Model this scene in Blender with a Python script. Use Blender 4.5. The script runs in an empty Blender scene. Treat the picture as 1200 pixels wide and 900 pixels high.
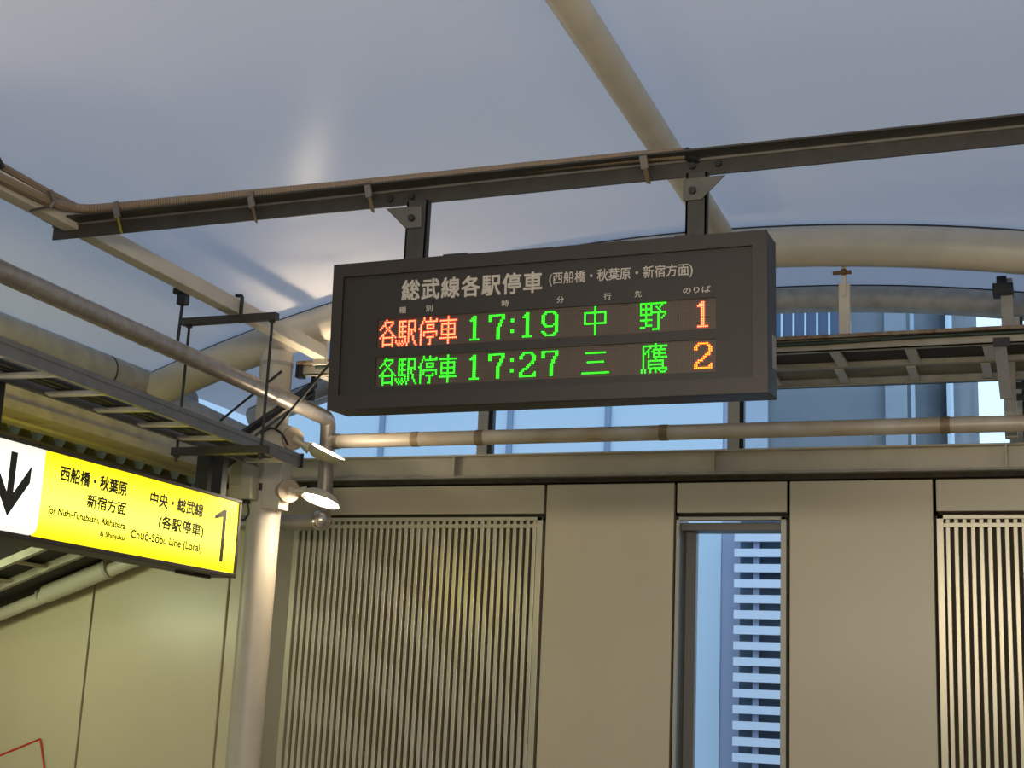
import bpy, math
from mathutils import Vector, Matrix

# ------------------------------------------------------------------ camera, world, lights, exposure
scene = bpy.context.scene
COL = scene.collection
F = 1663.08                                  # focal length in pixels of a 1200 x 900 frame
RC = Matrix(((0.93198694, 0.35967191, 0.04512728),      # world -> camera axes (right, down, forward)
             (-0.03831953, 0.22154951, -0.97439593),
             (-0.36046077, 0.90639502, 0.22026371)))
EYE = Vector((0, 0, 1.6))

cam_data = bpy.data.cameras.new('camera')
cam_data.sensor_width = 36.0
cam_data.lens = 36.0 * F / 1200.0
cam_data.clip_end = 400
cam = bpy.data.objects.new('camera', cam_data)
COL.objects.link(cam)
r0, r1, r2 = RC[0], RC[1], RC[2]
cam.matrix_world = Matrix(((r0[0], -r1[0], -r2[0], EYE[0]),
                           (r0[1], -r1[1], -r2[1], EYE[1]),
                           (r0[2], -r1[2], -r2[2], EYE[2]), (0, 0, 0, 1)))
scene.camera = cam
vs = scene.view_settings
vs.view_transform = 'Standard'; vs.look = 'None'; vs.exposure = -0.12; vs.gamma = 1.0
vs.use_curve_mapping = False
scene.display_settings.display_device = 'sRGB'
scene.cycles.use_denoising = True
scene.cycles.max_bounces = 10
scene.cycles.transparent_max_bounces = 16
scene.cycles.sample_clamp_indirect = 6

def lin(r, g, b):
    f = lambda c: (c / 255 / 12.92) if c / 255 <= 0.04045 else ((c / 255 + 0.055) / 1.055) ** 2.4
    return (f(r), f(g), f(b), 1.0)

world = bpy.data.worlds.new('dusk_sky'); scene.world = world
world.use_nodes = True
wt = world.node_tree; wt.nodes.clear()
wo = wt.nodes.new('ShaderNodeOutputWorld'); bg = wt.nodes.new('ShaderNodeBackground')
tc = wt.nodes.new('ShaderNodeTexCoord'); sx = wt.nodes.new('ShaderNodeSeparateXYZ')
rp = wt.nodes.new('ShaderNodeValToRGB')
rp.color_ramp.elements[0].position = 0.42; rp.color_ramp.elements[0].color = (0.12, 0.13, 0.15, 1)
rp.color_ramp.elements[1].position = 0.52; rp.color_ramp.elements[1].color = (0.62, 0.86, 1.18, 1)
mr = wt.nodes.new('ShaderNodeMapRange'); mr.inputs[1].default_value = -1; mr.inputs[2].default_value = 1
wt.links.new(tc.outputs['Generated'], sx.inputs[0]); wt.links.new(sx.outputs['Z'], mr.inputs[0])
wt.links.new(mr.outputs[0], rp.inputs[0]); wt.links.new(rp.outputs[0], bg.inputs[0])
bg.inputs[1].default_value = 1.7
wt.links.new(bg.outputs[0], wo.inputs[0])

def area(name, loc, target, sx_, sy_, power, color):
    d = bpy.data.lights.new(name, 'AREA'); d.shape = 'RECTANGLE'; d.size = sx_; d.size_y = sy_
    d.energy = power; d.color = color
    o = bpy.data.objects.new(name, d); COL.objects.link(o); o.location = loc
    o.rotation_euler = (Vector(target) - Vector(loc)).to_track_quat('-Z', 'Y').to_euler()
    return o
# warm fill rows added out of view; then the tubes of the stair canopy
area('added_fill_row', (0.6, -1.2, 2.9), (-1.0, 8.0, 2.0), 4.0, 0.25, 130, (1.0, 0.87, 0.66))
area('added_fill_row', (-1.7, 1.0, 2.9), (-3.4, 9.0, 2.0), 3.0, 0.25, 95, (1.0, 0.88, 0.68))
area('canopy_tube_row', (-8.0, 8.0, 2.29), (-7.4, 10.0, 1.5), 1.0, 0.10, 22, (0.88, 1.0, 0.62))
# unseen uplights added on both sides to wash the roof warm from below
for y_, e_, f_ in ((4.0, 20, 14), (-1.0, 60, 26)):
    ld = bpy.data.lights.new('added_uplight', 'SPOT'); ld.energy = e_; ld.color = (1.0, 0.80, 0.58)
    ld.spot_size = math.radians(104); ld.spot_blend = 0.5; ld.shadow_soft_size = 0.07
    lo = bpy.data.objects.new('added_uplight', ld); COL.objects.link(lo); lo.location = (-5.0, y_, 3.33)
    lo.rotation_euler = Vector((0.5, 0.1, 0.86)).to_track_quat('-Z', 'Y').to_euler()
    ld = bpy.data.lights.new('added_uplight', 'SPOT'); ld.energy = f_; ld.color = (1.0, 0.80, 0.58)
    ld.spot_size = math.radians(110); ld.spot_blend = 0.6; ld.shadow_soft_size = 0.07
    lo = bpy.data.objects.new('added_uplight', ld); COL.objects.link(lo); lo.location = (1.2, y_, 3.33)
    lo.rotation_euler = Vector((-0.5, 0.1, 0.86)).to_track_quat('-Z', 'Y').to_euler()

# ------------------------------------------------------------------ helpers
def ray(px, py):
    return (RC.transposed() @ Vector((px - 600, py - 450, F))).normalized()
def onY(px, py, Y): d = ray(px, py); return EYE + d * (Y / d.y)
def onX(px, py, X): d = ray(px, py); return EYE + d * (X / d.x)
def onZ(px, py, Z): d = ray(px, py); return EYE + d * ((Z - EYE.z) / d.z)

MATS = {}
def mat(name, color, rough=0.5, metal=0.0, noise=0.0, scale=6.0, bump=0.0, spec=0.5, dirt=None):
    if name in MATS: return MATS[name]
    m = bpy.data.materials.new(name); m.use_nodes = True
    nt = m.node_tree; b = nt.nodes['Principled BSDF']
    b.inputs['Base Color'].default_value = color
    b.inputs['Roughness'].default_value = rough
    b.inputs['Metallic'].default_value = metal
    b.inputs['Specular IOR Level'].default_value = spec
    if noise > 0 or bump > 0:
        t = nt.nodes.new('ShaderNodeTexCoord'); n = nt.nodes.new('ShaderNodeTexNoise')
        n.inputs['Scale'].default_value = scale; n.inputs['Detail'].default_value = 5
        nt.links.new(t.outputs['Object'], n.inputs['Vector'])
        if noise > 0:
            cr = nt.nodes.new('ShaderNodeValToRGB')
            c2 = dirt if dirt else tuple(c * (1 - noise) for c in color[:3]) + (1,)
            cr.color_ramp.elements[0].position = 0.32; cr.color_ramp.elements[0].color = c2
            cr.color_ramp.elements[1].position = 0.62; cr.color_ramp.elements[1].color = color
            nt.links.new(n.outputs['Fac'], cr.inputs[0]); nt.links.new(cr.outputs[0], b.inputs['Base Color'])
        if bump > 0:
            bp = nt.nodes.new('ShaderNodeBump'); bp.inputs['Strength'].default_value = bump
            bp.inputs['Distance'].default_value = 0.01
            nt.links.new(n.outputs['Fac'], bp.inputs['Height']); nt.links.new(bp.outputs[0], b.inputs['Normal'])
    MATS[name] = m
    return m
def emit(name, color, strength, base=(0.02, 0.02, 0.02, 1)):
    if name in MATS: return MATS[name]
    m = bpy.data.materials.new(name); m.use_nodes = True
    b = m.node_tree.nodes['Principled BSDF']
    b.inputs['Base Color'].default_value = base; b.inputs['Roughness'].default_value = 0.25
    b.inputs['Emission Color'].default_value = color; b.inputs['Emission Strength'].default_value = strength
    MATS[name] = m
    return m

class MB:
    """collects shapes given in world coordinates, links them as one mesh object"""
    def __init__(s): s.v = []; s.f = []; s.sm = []
    def add(s, vs_, fs, smooth=False):
        k = len(s.v); s.v += [Vector(v) for v in vs_]
        s.f += [tuple(i + k for i in f) for f in fs]; s.sm += [smooth] * len(fs); return s
    def box(s, lo, hi):
        x0, y0, z0 = lo; x1, y1, z1 = hi
        return s.add([(x0,y0,z0),(x1,y0,z0),(x1,y1,z0),(x0,y1,z0),(x0,y0,z1),(x1,y0,z1),(x1,y1,z1),(x0,y1,z1)],
                     [(0,3,2,1),(4,5,6,7),(0,1,5,4),(1,2,6,5),(2,3,7,6),(3,0,4,7)])
    def bar(s, p0, p1, w, h, up=(0, 0, 1)):
        """rectangular bar from p0 to p1; h along up, w across"""
        p0 = Vector(p0); p1 = Vector(p1); d = (p1 - p0).normalized()
        sd = d.cross(Vector(up)).normalized(); u = sd.cross(d).normalized()
        c = []
        for p in (p0, p1):
            for a, b in ((-1,-1),(1,-1),(1,1),(-1,1)): c.append(p + sd * (a * w / 2) + u * (b * h / 2))
        return s.add(c, [(0,1,2,3),(7,6,5,4),(0,4,5,1),(1,5,6,2),(2,6,7,3),(3,7,4,0)])
    def tube(s, pts, r, n=20, cap=True, radii=None):
        pts = [Vector(p) for p in pts]; m = len(pts); rings = []
        t = (pts[1] - pts[0]).normalized()
        u = t.orthogonal().normalized()
        for i, p in enumerate(pts):
            if 0 < i < m - 1: tn = ((pts[i+1]-p).normalized() + (p-pts[i-1]).normalized()).normalized()
            elif i == 0: tn = t
            else: tn = (p - pts[i-1]).normalized()
            u = (u - tn * u.dot(tn)).normalized(); w = tn.cross(u)
            rr = radii[i] if radii else r
            rings.append([p + (u * math.cos(2*math.pi*k/n) + w * math.sin(2*math.pi*k/n)) * rr for k in range(n)])
        vs_ = [v for ring in rings for v in ring]
        fs = [(i*n+k, i*n+(k+1)%n, (i+1)*n+(k+1)%n, (i+1)*n+k) for i in range(m-1) for k in range(n)]
        s.add(vs_, fs, True)
        if cap:
            s.add(rings[0], [tuple(reversed(range(n)))]); s.add(rings[-1], [tuple(range(n))])
        return s
    def prism(s, poly, off):
        """planar polygon (3D points) extruded by the vector off"""
        n = len(poly); off = Vector(off); a = [Vector(p) for p in poly]; b = [p + off for p in a]
        return s.add(a + b, [tuple(range(n)), tuple(reversed(range(n, 2*n)))] +
                     [(i, i+n, (i+1) % n + n, (i+1) % n) for i in range(n)])
    def ball(s, c, r, scl=(1,1,1), n=12):
        c = Vector(c); vs_ = []; fs = []
        for i in range(n + 1):
            th = math.pi * i / n
            for k in range(2*n):
                ph = math.pi * k / n
                vs_.append(c + Vector((math.sin(th)*math.cos(ph)*scl[0], math.sin(th)*math.sin(ph)*scl[1], math.cos(th)*scl[2])) * r)
        for i in range(n):
            for k in range(2*n):
                fs.append((i*2*n+k, (i+1)*2*n+k, (i+1)*2*n+(k+1) % (2*n), i*2*n+(k+1) % (2*n)))
        return s.add(vs_, fs, True)
    def build(s, name, m, parent=None, bevel=0.0, normals=True):
        me = bpy.data.meshes.new(name)
        lo = Vector((min(v[i] for v in s.v) for i in range(3))); hi = Vector((max(v[i] for v in s.v) for i in range(3)))
        if parent is None: org = Vector(((lo.x+hi.x)/2, (lo.y+hi.y)/2, lo.z))
        else:
            org = Vector((0, 0, 0)); p = parent
            while p is not None: org += p.location; p = p.parent
        me.from_pydata([tuple(v - org) for v in s.v], [], s.f)
        me.polygons.foreach_set('use_smooth', s.sm)
        me.materials.append(m); me.update()
        if normals:
            import bmesh
            b = bmesh.new(); b.from_mesh(me); bmesh.ops.recalc_face_normals(b, faces=b.faces); b.to_mesh(me); b.free()
        o = bpy.data.objects.new(name, me); COL.objects.link(o)
        if parent is None: o.location = org
        else: o.parent = parent
        if bevel > 0:
            bv = o.modifiers.new('bevel', 'BEVEL'); bv.width = bevel; bv.segments = 2; bv.limit_method = 'ANGLE'
        return o

def tag(o, label=None, cat=None, group=None, kind=None):
    if label: o['label'] = label
    if cat: o['category'] = cat
    if group: o['group'] = group
    if kind: o['kind'] = kind
    return o
def thing(name, loc, label, cat, group=None, kind=None):
    o = bpy.data.objects.new(name, None); COL.objects.link(o); o.location = loc
    o.empty_display_size = 0.05
    return tag(o, label, cat, group, kind)
def bend(points, r, seg=6):
    """polyline with rounded corners"""
    pts = [Vector(p) for p in points]; out = [pts[0]]
    for i in range(1, len(pts) - 1):
        a = (pts[i-1] - pts[i]); b = (pts[i+1] - pts[i])
        k = min(r, a.length * .45, b.length * .45); p0 = pts[i] + a.normalized() * k; p1 = pts[i] + b.normalized() * k
        for j in range(seg + 1):
            t = j / seg; out.append(p0 * (1-t)**2 + pts[i] * 2*t*(1-t) + p1 * t*t)
    out.append(pts[-1]); return out

TXT = {}
def text_shape(s, weight=0.0, spacing=1.0):
    """outline of a line of type as (2D points, faces) scaled to a unit box; weight thickens the strokes"""
    key = (s, weight, spacing)
    if key in TXT: return TXT[key]
    c = bpy.data.curves.new('type', 'FONT'); c.body = s; c.size = 1.0
    c.space_character = spacing; c.resolution_u = 3; c.fill_mode = 'FRONT'
    o = bpy.data.objects.new('type', c); COL.objects.link(o)
    me = o.to_mesh()
    v0 = [(v.co.x, v.co.y) for v in me.vertices]; f0 = [tuple(p.vertices) for p in me.polygons]
    o.to_mesh_clear(); bpy.data.objects.remove(o); bpy.data.curves.remove(c)
    vs_ = []; fs = []; zz = []
    d = weight
    offs = [(0, 0)] if weight <= 0 else [(-d, -d), (d, -d), (-d, d), (d, d), (0, 0)]
    for q, (dx, dy) in enumerate(offs):
        k = len(vs_); vs_ += [(x + dx, y + dy) for x, y in v0]; fs += [tuple(i + k for i in f) for f in f0]; zz += [q * 0.00012] * len(v0)
    x0 = min(v[0] for v in vs_); x1 = max(v[0] for v in vs_); y0 = min(v[1] for v in vs_); y1 = max(v[1] for v in vs_)
    TXT[key] = ([((x-x0)/(x1-x0), (y-y0)/(y1-y0), z) for (x, y), z in zip(vs_, zz)], fs)
    return TXT[key]

# ------------------------------------------------------------------ materials
BEIGE = mat('painted_beige_panel', lin(206, 194, 168), 0.34, noise=0.05, scale=1.3, spec=0.5)
PAINT = mat('cream_painted_steel', lin(205, 196, 178), 0.42, noise=0.10, scale=5, bump=0.05)
PAINT2 = mat('dusty_painted_steel', lin(178, 172, 162), 0.55, noise=0.25, scale=9, bump=0.08)
GRIME = mat('grimy_steel', lin(70, 60, 48), 0.8, noise=0.5, scale=10)
DARK = mat('dark_channel_steel', lin(58, 55, 50), 0.5, noise=0.25, scale=12)
BLACK = mat('black_steel', lin(32, 32, 32), 0.5)
GALV = mat('galvanised_pipe', lin(170, 160, 150), 0.38, 0.55, noise=0.25, scale=14, bump=0.05)
TRAY = mat('cable_tray_steel', lin(122, 118, 112), 0.45, 0.4, noise=0.2, scale=10)
TRAYL = mat('pale_tray_steel', lin(172, 164, 146), 0.55, 0.1, noise=0.25, scale=8)
CONDUIT = mat('brown_flexible_conduit', lin(128, 108, 88), 0.6)
HOUSING = mat('brown_sign_housing', lin(40, 33, 28), 0.5, 0.0, noise=0.08, scale=30)
FACE = mat('brown_sign_face', lin(34, 28, 24), 0.55)
LETTER = mat('grey_lettering', lin(176, 168, 158), 0.5)
SLAT = mat('louver_aluminium', lin(202, 194, 172), 0.30, 0.35)
VOID = mat('black_void', lin(96, 86, 72), 0.8)
SEAL = mat('dark_joint', lin(58, 48, 34), 0.8)

# translucent roof membrane: lets daylight through, reflects the lamps
def membrane():
    m = bpy.data.materials.new('roof_membrane'); m.use_nodes = True; nt = m.node_tree; nt.nodes.clear()
    out = nt.nodes.new('ShaderNodeOutputMaterial')
    d = nt.nodes.new('ShaderNodeBsdfDiffuse'); d.inputs[0].default_value = (0.58, 0.55, 0.52, 1)
    t = nt.nodes.new('ShaderNodeBsdfTranslucent'); t.inputs[0].default_value = (0.118, 0.125, 0.145, 1)
    g = nt.nodes.new('ShaderNodeBsdfGlossy'); g.inputs['Roughness'].default_value = 0.24; g.inputs[0].default_value = (1, 1, 1, 1)
    a = nt.nodes.new('ShaderNodeAddShader'); mx = nt.nodes.new('ShaderNodeMixShader')
    tcd = nt.nodes.new('ShaderNodeTexCoord'); w = nt.nodes.new('ShaderNodeTexNoise')
    w.inputs['Scale'].default_value = 3.0; w.inputs['Detail'].default_value = 3
    mp = nt.nodes.new('ShaderNodeMapping'); mp.inputs['Scale'].default_value = (1.0, 6.0, 1.0)
    nt.links.new(tcd.outputs['Object'], mp.inputs[0]); nt.links.new(mp.outputs[0], w.inputs['Vector'])
    b = nt.nodes.new('ShaderNodeBump'); b.inputs['Strength'].default_value = 0.06; b.inputs['Distance'].default_value = 0.02
    nt.links.new(w.outputs['Fac'], b.inputs['Height'])
    nt.links.new(b.outputs[0], g.inputs['Normal'])
    nt.links.new(d.outputs[0], a.inputs[0]); nt.links.new(t.outputs[0], a.inputs[1])
    mx.inputs[0].default_value = 0.014; nt.links.new(a.outputs[0], mx.inputs[1]); nt.links.new(g.outputs[0], mx.inputs[2])
    nt.links.new(mx.outputs[0], out.inputs[0]); return m
MEMBRANE = membrane()
def glass(name='window_glass'):
    m = bpy.data.materials.new(name); m.use_nodes = True; nt = m.node_tree; nt.nodes.clear()
    out = nt.nodes.new('ShaderNodeOutputMaterial'); t = nt.nodes.new('ShaderNodeBsdfTransparent')
    t.inputs[0].default_value = (0.93, 0.96, 0.97, 1)
    g = nt.nodes.new('ShaderNodeBsdfGlossy'); g.inputs['Roughness'].default_value = 0.02
    fr = nt.nodes.new('ShaderNodeFresnel'); fr.inputs[0].default_value = 1.4
    mx = nt.nodes.new('ShaderNodeMixShader')
    nt.links.new(fr.outputs[0], mx.inputs[0]); nt.links.new(t.outputs[0], mx.inputs[1]); nt.links.new(g.outputs[0], mx.inputs[2])
    nt.links.new(mx.outputs[0], out.inputs[0]); return m
GLASS = glass()

# ------------------------------------------------------------------ the setting
tag(MB().box((-14, -8, -0.15), (8, 10.5, 0)).build('floor', mat('platform_floor', lin(120, 116, 108), 0.5, noise=0.15, scale=3)), kind='structure')

XC, ZC, RO = -2.183, -7.655, 12.446          # axis and outer radius of the vault
def vault(X, r): return ZC + math.sqrt(r * r - (X - XC) ** 2)
def wrinkle(X, Y):
    """soft tension folds of the membrane beside the end arch"""
    k = math.exp(-((8.35 - Y) / 0.75) ** 2) * (1 if Y < 8.86 else 0) * (0.5 + 0.5 * math.sin(1.3 * X + 0.6))
    return 0.007 * k * (1 + math.sin(2 * math.pi * (Y + 0.05 * (X + 2.0)) / 0.40 + 0.4 * math.sin(X)))
m_ = MB(); NX, NY = 72, 320; vs_ = []
for j in range(NY + 1):
    Y = -7.0 + 17.6 * j / NY
    for i in range(NX + 1):
        X = -6.68 + 9.0 * i / NX
        vs_.append((X, Y, vault(X, RO + 0.014) + 0.012 * max(0, 8.8 - Y) + wrinkle(X, Y)))
m_.add(vs_, [(j*(NX+1)+i, j*(NX+1)+i+1, (j+1)*(NX+1)+i+1, (j+1)*(NX+1)+i) for j in range(NY) for i in range(NX)], True)
tag(m_.build('ceiling', MEMBRANE), kind='structure')

# panelled end wall, plane Y = 10
wall = thing('wall_back', (-3.5, 10.0, 0), None, None, kind='structure')
G = 0.011
def panel(x0, x1, z0, z1):
    MB().box((x0 + G, 10.0, z0 + G), (x1 - G, 10.06, z1 - G)).build('wall_panel', BEIGE, wall, bevel=0.004)
ZT = 3.246
XS = dict(a=-9.1, E=-7.69, F=-6.37, L=-5.99, A=-3.663, B=-2.652, C=-1.832, D=-0.835, R=0.9)
panel(XS['a'], XS['E'], 0, ZT); panel(XS['E'], XS['F'], 0, ZT); panel(XS['F'], XS['L'], 0, 3.005)
panel(XS['L'], XS['A'], 3.005, ZT); panel(XS['A'], XS['B'], 0, ZT); panel(XS['B'], XS['C'], 3.005, ZT)
panel(XS['F'], XS['L'], 3.005, ZT)
panel(XS['C'], XS['D'], 0, ZT); panel(XS['D'], XS['R'], 3.005, ZT); panel(XS['R'], 2.4, 0, ZT)
bk = MB()
for x0, x1 in ((-9.2, XS['L'] + .02), (XS['A'] - 0.02, XS['B'] + 0.02), (XS['C'] - 0.02, XS['D'] + 0.02), (XS['R'] - 0.02, 2.5)):
    bk.box((x0, 10.055, 0), (x1, 10.14, ZT))
bk.box((-9.2, 10.055, 3.0), (2.5, 10.14, 3.30)).box((-9.2, 10.055, 3.25), (-6.45, 10.14, 3.80))
bk.build('wall_backing', SEAL, wall)
wl = MB().box((-9.40, -8, 0), (-9.22, 10.5, 4.2))
tag(wl.build('wall_left', BEIGE), kind='structure')
tag(MB().box((-9.4, -8.2, 0), (3.0, -8.0, 5.2)).build('wall_front', BEIGE), kind='structure')  # out of view, added to shut out blue skylight from behind
tag(MB().box((2.8, -8.0, 0), (3.0, 10.5, 4.1)).build('wall_right', BEIGE), kind='structure')  # also unseen, added against skylight from the side

# ventilation grilles in the wall
def grille(x0, x1, label):
    t = thing('ventilation_grille', ((x0 + x1) / 2, 10.0, 0), label, 'grille', 'slatted grilles in the wall')
    z1 = 2.99
    f = MB().box((x0, 9.99, 0.02), (x0 + 0.045, 10.1, z1)).box((x1 - 0.045, 9.99, 0.02), (x1, 10.1, z1))
    f.box((x0, 9.99, z1 - 0.028), (x1, 10.1, z1)).box((x0, 9.99, 0.02), (x1, 10.1, 0.08))
    f.box((x0, 10.005, z1 - 0.082), (x1, 10.03, z1 - 0.052))
    f.build('frame', SLAT, t, bevel=0.002)
    s = MB(); n = round((x1 - x0 - 0.09) / 0.0535)
    for i in range(n):
        cx = x0 + 0.045 + (i + 0.5) * (x1 - x0 - 0.09) / n
        s.box((cx - 0.0145, 10.012, 0.05), (cx + 0.0145, 10.05, z1 - 0.02))
    s.build('slats', SLAT, t, bevel=0.003)
    MB().box((x0 + 0.01, 10.085, 0.03), (x1 - 0.01, 10.10, z1 - 0.01)).build('backing', VOID, t)
grille(XS['L'] + 0.19, XS['A'] - G, 'wide slatted vent grille beside the round column, nearest to the lit floodlights')
grille(XS['D'] + G, XS['R'] - G, 'slatted vent grille farther from the round column, beyond the tall window')
tag(MB().box((XS['L'] + G, 10.01, 0), (XS['L'] + 0.187, 10.10, 3.0)).build('jamb_panel', mat('jamb_column_shade', lin(150, 138, 124), 0.5)),  # darker brown carries the column's shadow in its colour
    'narrow brownish upright strip between round column and left slatted grille', 'wall strip')

# tall window between the panels
w1 = thing('window_1', ((XS['B'] + XS['C']) / 2, 10.0, 0), None, None, kind='structure')
x0, x1 = XS['B'] + G, XS['C'] - G
f = MB().box((x0, 9.99, 0), (x0 + 0.022, 10.03, 2.985)).box((x1 - 0.04, 9.99, 0), (x1, 10.28, 2.985)).box((x0, 9.99, 2.96), (x1, 10.06, 2.985))
rv = MB().box((x0, 10.03, 0), (x0 + 0.022, 10.28, 2.985)).box((x0 + 0.022, 10.2, 0), (x0 + 0.10, 10.27, 2.93)).box((x0, 10.06, 2.895), (x1, 10.27, 2.95))
rv.build('window_reveal', mat('window_reveal_shaded', lin(112, 110, 106), 0.45, 0.2), w1, bevel=0.003)  # little light reaches the reveal: that shade is put into a darker grey
f.build('window_frame', mat('window_frame_grey', lin(176, 172, 160), 0.4, 0.2), w1, bevel=0.003)
MB().box((x1 - 0.125, 10.185, 2.905), (x1 - 0.045, 10.2, 2.925)).build('window_catch', BLACK, w1)
MB().box((x0 + 0.09, 10.235, 0.02), (x1 - 0.03, 10.243, 2.90)).build('window_pane', GLASS, w1)

# clerestory over the wall
w2 = thing('window_2', (-3.0, 10.3, 3.45), None, None, kind='structure')
for xa, xb in ((-4.377, -4.25), (-2.344, -2.222), (-0.346, -0.235), (-6.35, -6.23), (1.6, 1.72)):
    zt = vault((xa+xb)/2, RO - 0.2)
    MB().box((xa, 10.3, 3.44), (xa + 0.09, 10.38, zt)).build('mullion', PAINT, w2, bevel=0.003)
    MB().box((xa + 0.09, 10.31, 3.44), (xb, 10.37, zt)).build('mullion_seal', BLACK, w2)
gp = MB(); N = 40; top = [(2.2 - 8.8*i/N, 10.345, vault(2.2 - 8.8*i/N, RO - 0.17)) for i in range(N+1)]
gp.prism([(-6.6, 10.345, 3.44), (2.2, 10.345, 3.44)] + top, (0, 0.008, 0))
gp.build('window_pane', GLASS, w2)

# sill beam on top of the wall: channel with stiffeners
sb = thing('sill_beam', (-3.2, 10.0, 3.3), 'long cream steel channel beam on top of the wall panels, under the clerestory', 'beam')
MB().box((-6.7, 9.98, 3.295), (2.5, 10.0, 3.455)).build('web', PAINT, sb)
MB().box((-6.7, 9.90, 3.450), (2.5, 10.32, 3.462)).build('top_flange', PAINT, sb, bevel=0.002)
MB().box((-6.7, 9.93, 3.285), (2.5, 10.0, 3.303)).build('bottom_flange', PAINT2, sb, bevel=0.002)
MB().box((-6.7, 10.0, 3.25), (2.5, 10.05, 3.31)).build('joint_gap', GRIME, sb)
for x in (-4.395, -2.355, -0.36, 1.6):
    MB().box((x - 0.006, 9.91, 3.30), (x + 0.006, 9.98, 3.452)).build('stiffener', PAINT, sb)

# ------------------------------------------------------------------ roof steel
def arch(name, Y, ro, rad, label, x0=-6.55, x1=2.2, m=PAINT):
    pts = []; N = 48; a0 = math.asin((x0 - XC) / (ro - rad)); a1 = math.asin((x1 - XC) / (ro - rad))
    for i in range(N + 1):
        a = a0 + (a1 - a0) * i / N
        pts.append((XC + (ro - rad) * math.sin(a), Y, ZC + (ro - rad) * math.cos(a)))
    t = thing(name, (XC, Y, 3.8), label, 'arch')
    MB().tube(pts, rad, 28).build('arch_pipe', m, t)
    k = (ro - 0.004) / (ro - rad)
    MB().tube([(XC + (x - XC) * k, Y - 0.02, ZC + (z - ZC) * k) for x, y, z in pts], 0.016, 8).build('edge_gasket', GRIME, t)
    return t
arch('roof_arch', 9.0, RO, 0.135, 'thick cream tubular arch carrying the roof membrane, the nearer of two')
a2 = arch('roof_arch', 10.42, RO + 0.01, 0.10, 'greyer tubular arch along the clerestory head, behind the thicker arch', m=PAINT2)
p0 = onZ(836, 262, 4.69); p1 = onZ(665, 0, 4.735)
d_ = (p1 - p0)
tag(MB().tube([p0 + d_ * -0.06, p1 + d_ * 1.2], 0.085, 28).build('roof_purlin', PAINT),
    'straight cream pipe running overhead under the roof crown to the arch', 'pipe')
eb = thing('eave_beam', (-6.68, 6, 3.8), 'thick dusty grey pipe beam along the eave meeting the arch foot', 'beam')
MB().tube([(-6.66, 1.0, 3.90), (-6.66, 9.0, 3.885)], 0.135, 28).build('pipe', PAINT2, eb)
MB().tube([(-6.66, 9.0, 3.885), (-6.66, 9.55, 3.87)], 0.137, 28).build('joint_sleeve', PAINT2, eb)
MB().tube([(-6.60, 9.0, 3.80), (-6.45, 10.4, 3.66)], 0.125, 28).build('end_pipe', PAINT2, eb)
MB().tube([(-6.66, 8.47, 3.886), (-6.66, 8.485, 3.886)], 0.138, 28).build('weld_seam', GRIME, eb)
bb = thing('roof_beam', (-5.06, 6, 4.07), 'cream square tube beam running overhead to the arch, carrying the strut trapeze', 'beam')
MB().bar((-5.115, 9.0, 4.085), (-5.115, 2.0, 4.165), 0.10, 0.10).build('square_tube', PAINT, bb, bevel=0.006)
MB().box((-5.17, 8.98, 3.99), (-5.06, 9.0, 4.32)).build('end_plate', PAINT, bb)

# column at the foot of the arch
sc = thing('steel_column', (-5.49, 9.0, 0), 'round cream steel column standing before the wall, left of the slatted grille', 'column')
MB().tube([(-5.49, 9.0, 0), (-5.49, 9.0, 4.10)], 0.123, 36).build('shaft', PAINT, sc)
MB().tube([(-5.49, 9.0, 3.99), (-5.49, 9.0, 4.02)], 0.127, 36).build('weld_ring', PAINT2, sc)

# dark hanging rail across the view, carrying the sign
rl = thing('hanging_rail', (-2.6, 6.1, 4.04), 'long dark steel angle rail crossing the view above the departure sign', 'rail')
RL = lambda x, y, z: Vector((x, y, z + 0.0065 * (x + 5.24)))
MB().bar(RL(-5.235, 6.105, 4.062), RL(2.4, 6.105, 4.062), 0.012, 0.082).build('web', DARK, rl)
MB().bar(RL(-5.235, 6.05, 4.107), RL(2.4, 6.05, 4.107), 0.125, 0.009).build('flange', DARK, rl)
MB().bar(RL(-5.235, 6.093, 4.096), RL(2.4, 6.093, 4.096), 0.014, 0.012).build('fillet', TRAY, rl)
for px, py in ((458, 234), (483, 231), (812, 195), (842, 192)):
    c = onY(px, py, 6.098)
    MB().tube([c, c + Vector((0, -0.018, 0))], 0.017, 6).build('bolt', BLACK, rl)

# flexible conduits lying on the beam and the rail
def wave_mat():
    m = bpy.data.materials.new('ribbed_conduit'); m.use_nodes = True; nt = m.node_tree; b = nt.nodes['Principled BSDF']
    b.inputs['Base Color'].default_value = lin(136, 116, 94); b.inputs['Roughness'].default_value = 0.55
    t = nt.nodes.new('ShaderNodeTexCoord'); w = nt.nodes.new('ShaderNodeTexWave'); w.inputs['Scale'].default_value = 22
    bp = nt.nodes.new('ShaderNodeBump'); bp.inputs['Strength'].default_value = 0.5; bp.inputs['Distance'].default_value = 0.01
    nt.links.new(t.outputs['Object'], w.inputs[0]); nt.links.new(w.outputs['Fac'], bp.inputs['Height']); nt.links.new(bp.outputs[0], b.inputs['Normal'])
    return m
RIB = wave_mat()
c1 = [onX(-60, 178, -5.03), onX(0, 209, -5.03), onX(62, 239, -5.03), onY(98, 246, 6.06), onY(140, 242.5, 6.045), onY(293, 228, 6.045), onY(430, 215.5, 6.045), onY(600, 198, 6.045), onY(753, 183, 6.045), onY(803, 180, 6.06)]
cd = thing('electrical_conduit', c1[5], 'brown ribbed flexible conduit lying along the dark rail and onto the square beam', 'conduit')
MB().tube(bend(c1, 0.25, 8), 0.027, 16).build('hose', RIB, cd)
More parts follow.
